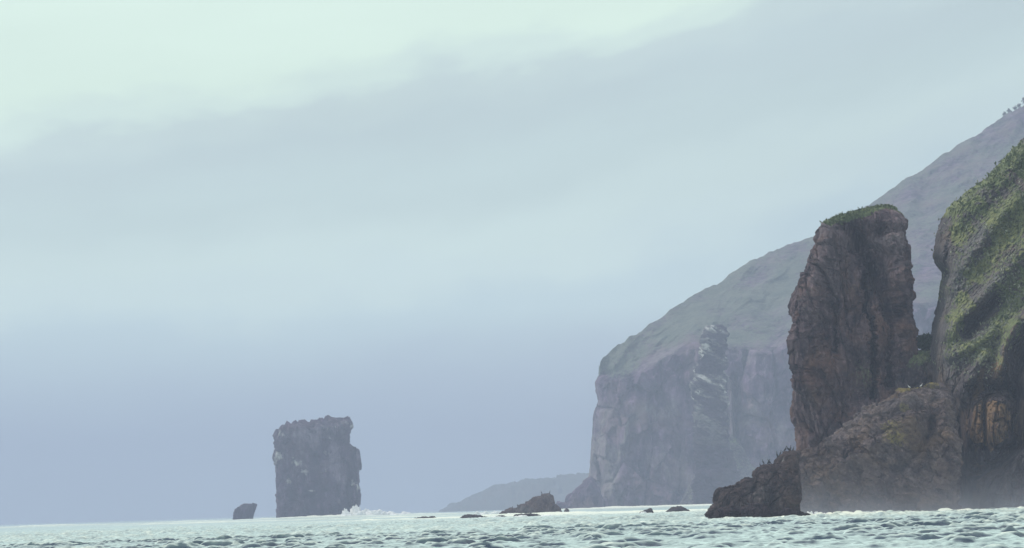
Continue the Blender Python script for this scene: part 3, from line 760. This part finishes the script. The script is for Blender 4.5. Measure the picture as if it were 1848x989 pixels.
# ------------------------------------------------------------------ sea
ang = np.concatenate([np.linspace(-180, -12, 40, endpoint=False), np.linspace(-12, -9, 40, endpoint=False), np.linspace(-9, 9, 900), np.linspace(9, 12, 41)[1:], np.linspace(12, 180, 41)[1:-1]])
rad = np.concatenate([np.array([.5, 4, 12, 30, 60, 95]), np.arange(110, 320, .27), np.arange(320, 620, .8), np.arange(620, 1200, 2.6), np.geomspace(1200, 2600, 170), np.geomspace(2650, 13000, 40)])
A, Rr = np.meshgrid(np.radians(ang), rad)
X, Y = Rr * np.sin(A), Rr * np.cos(A)
r = np.random.default_rng(21)
Hs = np.zeros_like(X); slope_e = 0
nw = 90
lam = np.geomspace(.6, 14, nw)
cell = np.interp(rad, [0, 110, 320, 620, 1200, 2600, 13000], [3, .27, .27, .8, 2.6, 12, 200])[:, None]
for k in range(nw):
    th = R(190) + r.normal() * .5                         # waves run towards the boat, from behind and left
    kv = 2 * math.pi / lam[k]
    amp = .0074 * lam[k] ** .75 / (1 + (lam[k] / 4.0) ** 2)
    ph = kv * (math.sin(th) * X + math.cos(th) * Y) + r.random() * 6.28
    wv = np.sin(ph)
    Hs += amp * (wv + .35 * (1 - np.abs(wv)) ** 2) * np.clip((lam[k] / cell - 2) / 1.6, 0, 1)
pk = fbm(np.stack([X / 2.8, Y / 2.2, 0 * X + 3], -1), 4, 97) + .16 * fbm(np.stack([X / 18, Y / 30, 0 * X + 9], -1), 2, 98)
Hs = Hs + .30 * ss(.10, .50, pk) * np.clip((2.2 - cell) / 1.2, 0, 1)
patch = fbm(np.stack([X / 26, Y / 40, 0 * X], -1), 2, 90)
Hs *= 1.0 + .7 * patch
# swell heaping up and breaking near the rocks
def plan(px, D):
    return float((px - W0 / 2) / FPX * D), D
foam = np.zeros_like(X)
def shore(pts, w, hgt, f, nz=10):
    global Hs, foam
    q = [plan(*p) for p in pts]
    n_ = near(X, Y, q, w); k_ = near(X, Y, q, w * 1.25); m_ = k_ > .01
    xm, ym = X[m_], Y[m_]
    wob = fbm(np.stack([xm / nz, ym / nz, 0 * xm], -1), 4, int(len(pts) + w) % 40)
    Hs[m_] += hgt * n_[m_] * (.75 + .9 * wob)
    foam[m_] = np.maximum(foam[m_], f * k_[m_] * (.85 + .7 * wob))
shore([(250, 1250), (420, 1200), (640, 1180), (760, 1150)], 14, .55, .75, 16)
shore([(0, 1500), (400, 1500), (500, 1500), (640, 1480), (800, 1500)], 40, 1.0, .6, 30)
shore([(490, 1722), (600, 1718), (660, 1722)], 12, 1.6, 1.0, 12)
shore([(780, 850), (880, 830), (930, 850), (1040, 900)], 30, .25, .9, 14)
shore([(1010, 960), (1130, 900), (1290, 800)], 55, .25, .85, 20)
shore([(1060, 1850), (1200, 1800), (1420, 1700)], 60, 1.2, 1.0, 30)
shore([(890, 925), (1020, 925)], 7, .5, .9, 6)
shore([(1270, 398), (1370, 396), (1470, 399)], 2.2, .06, .8, 3)
shore([(1440, 418), (1560, 416), (1700, 420), (1900, 416), (2200, 410)], 7, .16, .95, 7)
shore([(1480, 385), (1650, 375), (1900, 375)], 12, .12, .55, 10)
near_fade = ss(60, 115, Rr)
Hs *= near_fade
Vs = np.stack([X, Y, Hs], -1)
crest = ss(.16, .36, Hs) * ss(90, 130, Rr)
M_, nt = nmat("sea_water"); b = NB(nt)
pos = b.n("ShaderNodeNewGeometry").outputs["Position"]
n1 = b.noise(pos, .5, 6, .65, .4); n2 = b.noise(pos, 2.2, 5, .65); n3 = b.noise(pos, .07, 3)
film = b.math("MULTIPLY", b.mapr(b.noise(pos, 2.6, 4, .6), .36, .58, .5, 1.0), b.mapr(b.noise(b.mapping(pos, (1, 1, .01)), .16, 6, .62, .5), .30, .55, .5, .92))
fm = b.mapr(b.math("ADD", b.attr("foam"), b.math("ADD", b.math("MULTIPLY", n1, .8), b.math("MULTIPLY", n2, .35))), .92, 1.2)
fm = b.math("MAXIMUM", fm, b.math("MULTIPLY", film, b.mapr(b.attr("dark"), .05, .8, 1, 0)))  # pale film withheld on camera-facing slopes, painting their darker shading into the colour
wc = b.mix(b.mapr(n3, .35, .65), (.010, .028, .055), (.02, .05, .08))
bs = b.n("ShaderNodeBsdfPrincipled"); bs.inputs["Roughness"].default_value = .16; bs.inputs["IOR"].default_value = 1.333
b.l(b.mix(b.attr("foam"), wc, (.28, .40, .34)), bs.inputs["Base Color"])
bp = b.n("ShaderNodeBump"); bp.inputs["Strength"].default_value = .55; bp.inputs["Distance"].default_value = .25
b.l(b.math("ADD", n1, b.math("MULTIPLY", n2, .5)), bp.inputs["Height"]); b.l(bp.outputs[0], bs.inputs["Normal"])
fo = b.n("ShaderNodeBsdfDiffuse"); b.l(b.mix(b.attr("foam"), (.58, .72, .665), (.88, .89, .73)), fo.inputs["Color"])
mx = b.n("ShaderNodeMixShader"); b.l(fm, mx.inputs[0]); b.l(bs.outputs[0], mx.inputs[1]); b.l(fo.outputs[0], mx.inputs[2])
b.l(mx.outputs[0], b.n("ShaderNodeOutputMaterial").inputs[0])
sea = mesh_obj("sea", Vs, grid_faces(len(rad), len(ang), False), M_, origin=(0, 0, 0), attrs=dict(foam=np.clip(np.maximum(foam, .55 * crest * (.55 + 1.1 * fbm(np.stack([X / 1.1, Y / 1.6, 0 * X], -1), 2, 101))), 0, 1), dark=ss(.08, .46, np.gradient(Hs, axis=0) / np.gradient(rad)[:, None])))  # dark holds slope towards the camera, for the painted shading of wave faces
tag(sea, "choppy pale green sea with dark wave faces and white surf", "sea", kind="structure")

# surf thrown up against the rocks
M["foam"] = plain_mat("surf_foam", (.78, .80, .76), (.88, .89, .86), 1.5, 1.0)
parts = []
def splash(px, D, wid, hgt, n, seed):
    rr = np.random.default_rng(seed); cx, cy_ = plan(px, D)
    t1 = np.linspace(0, 2 * np.pi, 36, endpoint=False); f1 = np.linspace(0, np.pi / 2, 16)
    for k in range(n):
        c0 = np.array([cx + rr.normal() * wid * .55, cy_ + rr.normal() * wid * .15, -.2]); hh = hgt * (.35 + .65 * rr.random()); ww = wid * (.18 + .22 * rr.random())
        d = np.stack([np.cos(t1)[None] * np.cos(f1)[:, None] * ww, np.sin(t1)[None] * np.cos(f1)[:, None] * ww * .6, np.sin(f1)[:, None] * np.ones((1, 36)) * hh], -1)
        Q = c0 + d
        g = 1 + .55 * fbm((Q + rr.random(3) * 50) / (wid * .09 + .05), 4, k)
        parts.append(((c0 + d * g[..., None]).reshape(-1, 3), grid_faces(16, 36, True)))
splash(634, 1712, 7.5, 5.4, 14, 1); splash(658, 1706, 12, 3.2, 14, 2); splash(690, 1700, 12, 1.2, 8, 14); splash(1283, 397, 1.0, .5, 6, 3); splash(1372, 397.5, 2.2, .22, 8, 13); splash(1468, 421, 1.6, .75, 7, 4); splash(1158, 750, 2.6, .6, 6, 5)
splash(1697, 420, 1.6, .4, 5, 6); splash(1745, 419, 2.0, .35, 5, 7); splash(1838, 417, 2.4, .45, 6, 8); splash(905, 935, 3, .9, 5, 9); splash(955, 760, 5, .6, 9, 10); splash(1000, 930, 5, .7, 8, 15); splash(855, 790, 4, .5, 7, 16); splash(1246, 765, 2, .4, 4, 11); splash(870, 1100, 5, 1.6, 5, 12)
V, F = join(parts)
tag(mesh_obj("surf", V, F, M["foam"]), "white surf bursting against the foot of the rocks", "surf", kind="stuff")

# ------------------------------------------------------------------ air
def box(name, lo, hi, mat):
    lo, hi = np.array(lo, float), np.array(hi, float)
    V = np.array([(x, y, z) for x in (0, 1) for y in (0, 1) for z in (0, 1)], float) * (hi - lo) + lo
    F = [(0, 1, 3, 2), (4, 6, 7, 5), (0, 4, 5, 1), (2, 3, 7, 6), (0, 2, 6, 4), (1, 5, 7, 3)]
    return mesh_obj(name, V, F, mat, origin=(lo + hi) / 2, smooth=False)


hz, nt = nmat("haze_air"); b = NB(nt)
pv = b.n("ShaderNodeVolumePrincipled")
pv.inputs["Color"].default_value = (.525, .575, .738, 1); pv.inputs["Density"].default_value = 3.0e-4; pv.inputs["Anisotropy"].default_value = 0.0
b.l(pv.outputs[0], b.n("ShaderNodeOutputMaterial").inputs["Volume"])
top_z = max(float(HEAD_G[..., 2].max()), float(CLIFF[0][..., 2].max())) + 15
hb = box("haze", (-13500, -13500, -4), (13500, 13500, top_z), hz)
tag(hb, "pale blue haze over the sea and the cliffs", "haze", kind="stuff")

ms, nt = nmat("sea_spray_mist"); b = NB(nt)
pos = b.n("ShaderNodeNewGeometry").outputs["Position"]
sp_ = b.n("ShaderNodeSeparateXYZ"); b.l(pos, sp_.inputs[0])
fall = b.math("POWER", math.e, b.math("MULTIPLY", sp_.outputs[2], -.48))
edge_x = b.mapr(sp_.outputs[0], plan(1270, 424)[0], plan(1420, 424)[0])
dens = b.math("MULTIPLY", b.math("MULTIPLY", fall, edge_x), b.mapr(b.noise(pos, .18, 3), .3, .7, .4, 1.6))
pv = b.n("ShaderNodeVolumePrincipled"); pv.inputs["Color"].default_value = (.72, .74, .86, 1)
b.l(b.math("MULTIPLY", dens, .040), pv.inputs["Density"]); b.l(pv.outputs[0], b.n("ShaderNodeOutputMaterial").inputs["Volume"])
mb = box("mist", (plan(1268, 424)[0], 416.5, -.8), (plan(2000, 424)[0], 446, 7.0), ms)
tag(mb, "thin pale spray mist hanging at the foot of the near cliffs", "mist", kind="stuff")

# ------------------------------------------------------------------ sky and sun
SUN_EL, SUN_AZ = 48, -72                    # degrees; azimuth from the view axis, negative = left
world = bpy.data.worlds.new("World"); scene.world = world; world.use_nodes = True
nt = world.node_tree
for n in list(nt.nodes):
    nt.nodes.remove(n)
b = NB(nt)
sky = b.n("ShaderNodeTexSky", sky_type="NISHITA"); sky.sun_disc = False
sky.sun_elevation = R(SUN_EL); sky.sun_rotation = R(SUN_AZ)
tc = b.n("ShaderNodeTexCoord").outputs["Generated"]
sep = b.n("ShaderNodeSeparateXYZ"); b.l(tc, sep.inputs[0])
sx, sy, sz = sep.outputs
hyp = b.math("SQRT", b.math("ADD", b.math("MULTIPLY", sx, sx), b.math("MULTIPLY", sy, sy)))
el = b.math("DIVIDE", sz, b.math("MAXIMUM", hyp, .001))
az = b.math("ARCTAN2", sx, sy)
azc = b.math("MINIMUM", b.math("MAXIMUM", az, -.3), .3)
curve = b.math("ADD", b.math("MULTIPLY", azc, .155), b.math("MULTIPLY", b.math("MULTIPLY", azc, azc), .5))
cmb = b.n("ShaderNodeCombineXYZ"); b.l(az, cmb.inputs[0]); b.l(b.math("SUBTRACT", el, curve), cmb.inputs[1])
mp = b.mapping(cmb.outputs[0], (1, 2.4, 1))
na = b.math("SUBTRACT", b.noise(mp, 9, 5, .5), .5); nb_ = b.math("SUBTRACT", b.noise(mp, 38, 4, .5), .5); nl = b.math("SUBTRACT", b.noise(b.mapping(cmb.outputs[0], (1, 5, 1)), 5, 3, .5), .5)
w_ = b.math("SUBTRACT", el, curve)
w_ = b.math("ADD", w_, b.math("ADD", b.math("MULTIPLY", na, .042), b.math("MULTIPLY", nb_, .016)))


def lin(c):
    return [((q / 255 + .055) / 1.055) ** 2.4 if q > 10 else q / 255 / 12.92 for q in c]


ramp = b.n("ShaderNodeValToRGB"); cr = ramp.color_ramp; cr.interpolation = "EASE"
KN = [(0.0, (180, 198, 214)), (.035, (180, 198, 215)), (.055, (186, 206, 219)), (.068, (195, 214, 222)), (.078, (197, 216, 222)), (.092, (192, 211, 218)), (.108, (189, 207, 215)), (.118, (194, 212, 218)),
      (.125, (207, 227, 226)), (.133, (216, 237, 230)), (.20, (219, 240, 233)), (.27, (220, 240, 234))]
SKY_A, SKY_S, SKY_TOP = np.array([.34, .42, .565]), 3.0e-4, top_z
while len(cr.elements) < len(KN):
    cr.elements.new(.5)
for e, (p, c) in zip(cr.elements, KN):
    e.position = p / .6; e.color = (*lin(c), 1)
e = cr.elements.new(.75); e.color = (.80, .86, .93, 1)
e = cr.elements.new(1.0); e.color = (.80, .86, .93, 1)
b.l(b.math("DIVIDE", w_, .6, clamp=True), ramp.inputs[0])
tr = b.math("POWER", math.e, b.math("DIVIDE", -SKY_S * SKY_TOP, b.math("MAXIMUM", el, .055)))
def vm(op, a, c):
    o = b.n("ShaderNodeVectorMath", operation=op); b.val(o.inputs[0], a)
    if op == "SCALE":
        b.val(o.inputs["Scale"], c)
    else:
        b.val(o.inputs[1], c)
    return o.outputs[0]
ctr = vm("SUBTRACT", ramp.outputs[0], vm("SCALE", tuple(SKY_A), b.math("SUBTRACT", 1.0, tr)))
scl = vm("MAXIMUM", vm("SCALE", ctr, b.math("DIVIDE", 10.0, tr)), (.3, .3, .3))
# mottling of the cloud sheet
m2 = b.n("ShaderNodeVectorMath", operation="SCALE"); b.l(scl, m2.inputs[0]); b.l(b.math("ADD", 1.0, b.math("MULTIPLY", nl, .34)), m2.inputs["Scale"])
cov = b.mix(.94, sky.outputs[0], m2.outputs[0])
bg = b.n("ShaderNodeBackground"); b.l(cov, bg.inputs[0]); bg.inputs[1].default_value = .1
b.l(bg.outputs[0], b.n("ShaderNodeOutputWorld").inputs[0])

sd = bpy.data.lights.new("sun", "SUN"); sd.energy = 2.3; sd.angle = R(10); sd.color = (1, .95, .88)
so = bpy.data.objects.new("sun", sd); COL.objects.link(so)
dirv = Vector((math.sin(R(SUN_AZ)) * math.cos(R(SUN_EL)), math.cos(R(SUN_AZ)) * math.cos(R(SUN_EL)), math.sin(R(SUN_EL))))
so.rotation_euler = dirv.to_track_quat("Z", "Y").to_euler(); so.location = (0, 0, 60)

# ------------------------------------------------------------------ camera and render
cd = bpy.data.cameras.new("camera"); co = bpy.data.objects.new("camera", cd); COL.objects.link(co)
cd.sensor_width = 36; cd.lens = 36 * FPX / W0; cd.clip_start = 1; cd.clip_end = 60000
mw = Matrix.Identity(4)
for i, v in enumerate((RT, UP, -FW)):
    for j in range(3):
        mw[j][i] = v[j]
mw.translation = Vector((0, 0, EYE)); co.matrix_world = mw
scene.camera = co
scene.render.engine = "CYCLES"
scene.cycles.use_denoising = True; scene.cycles.use_adaptive_sampling = False
scene.cycles.max_bounces = 6; scene.cycles.volume_bounces = 1
scene.view_settings.view_transform = "Standard"; scene.view_settings.look = "None"
scene.view_settings.exposure = 0; scene.view_settings.gamma = 1
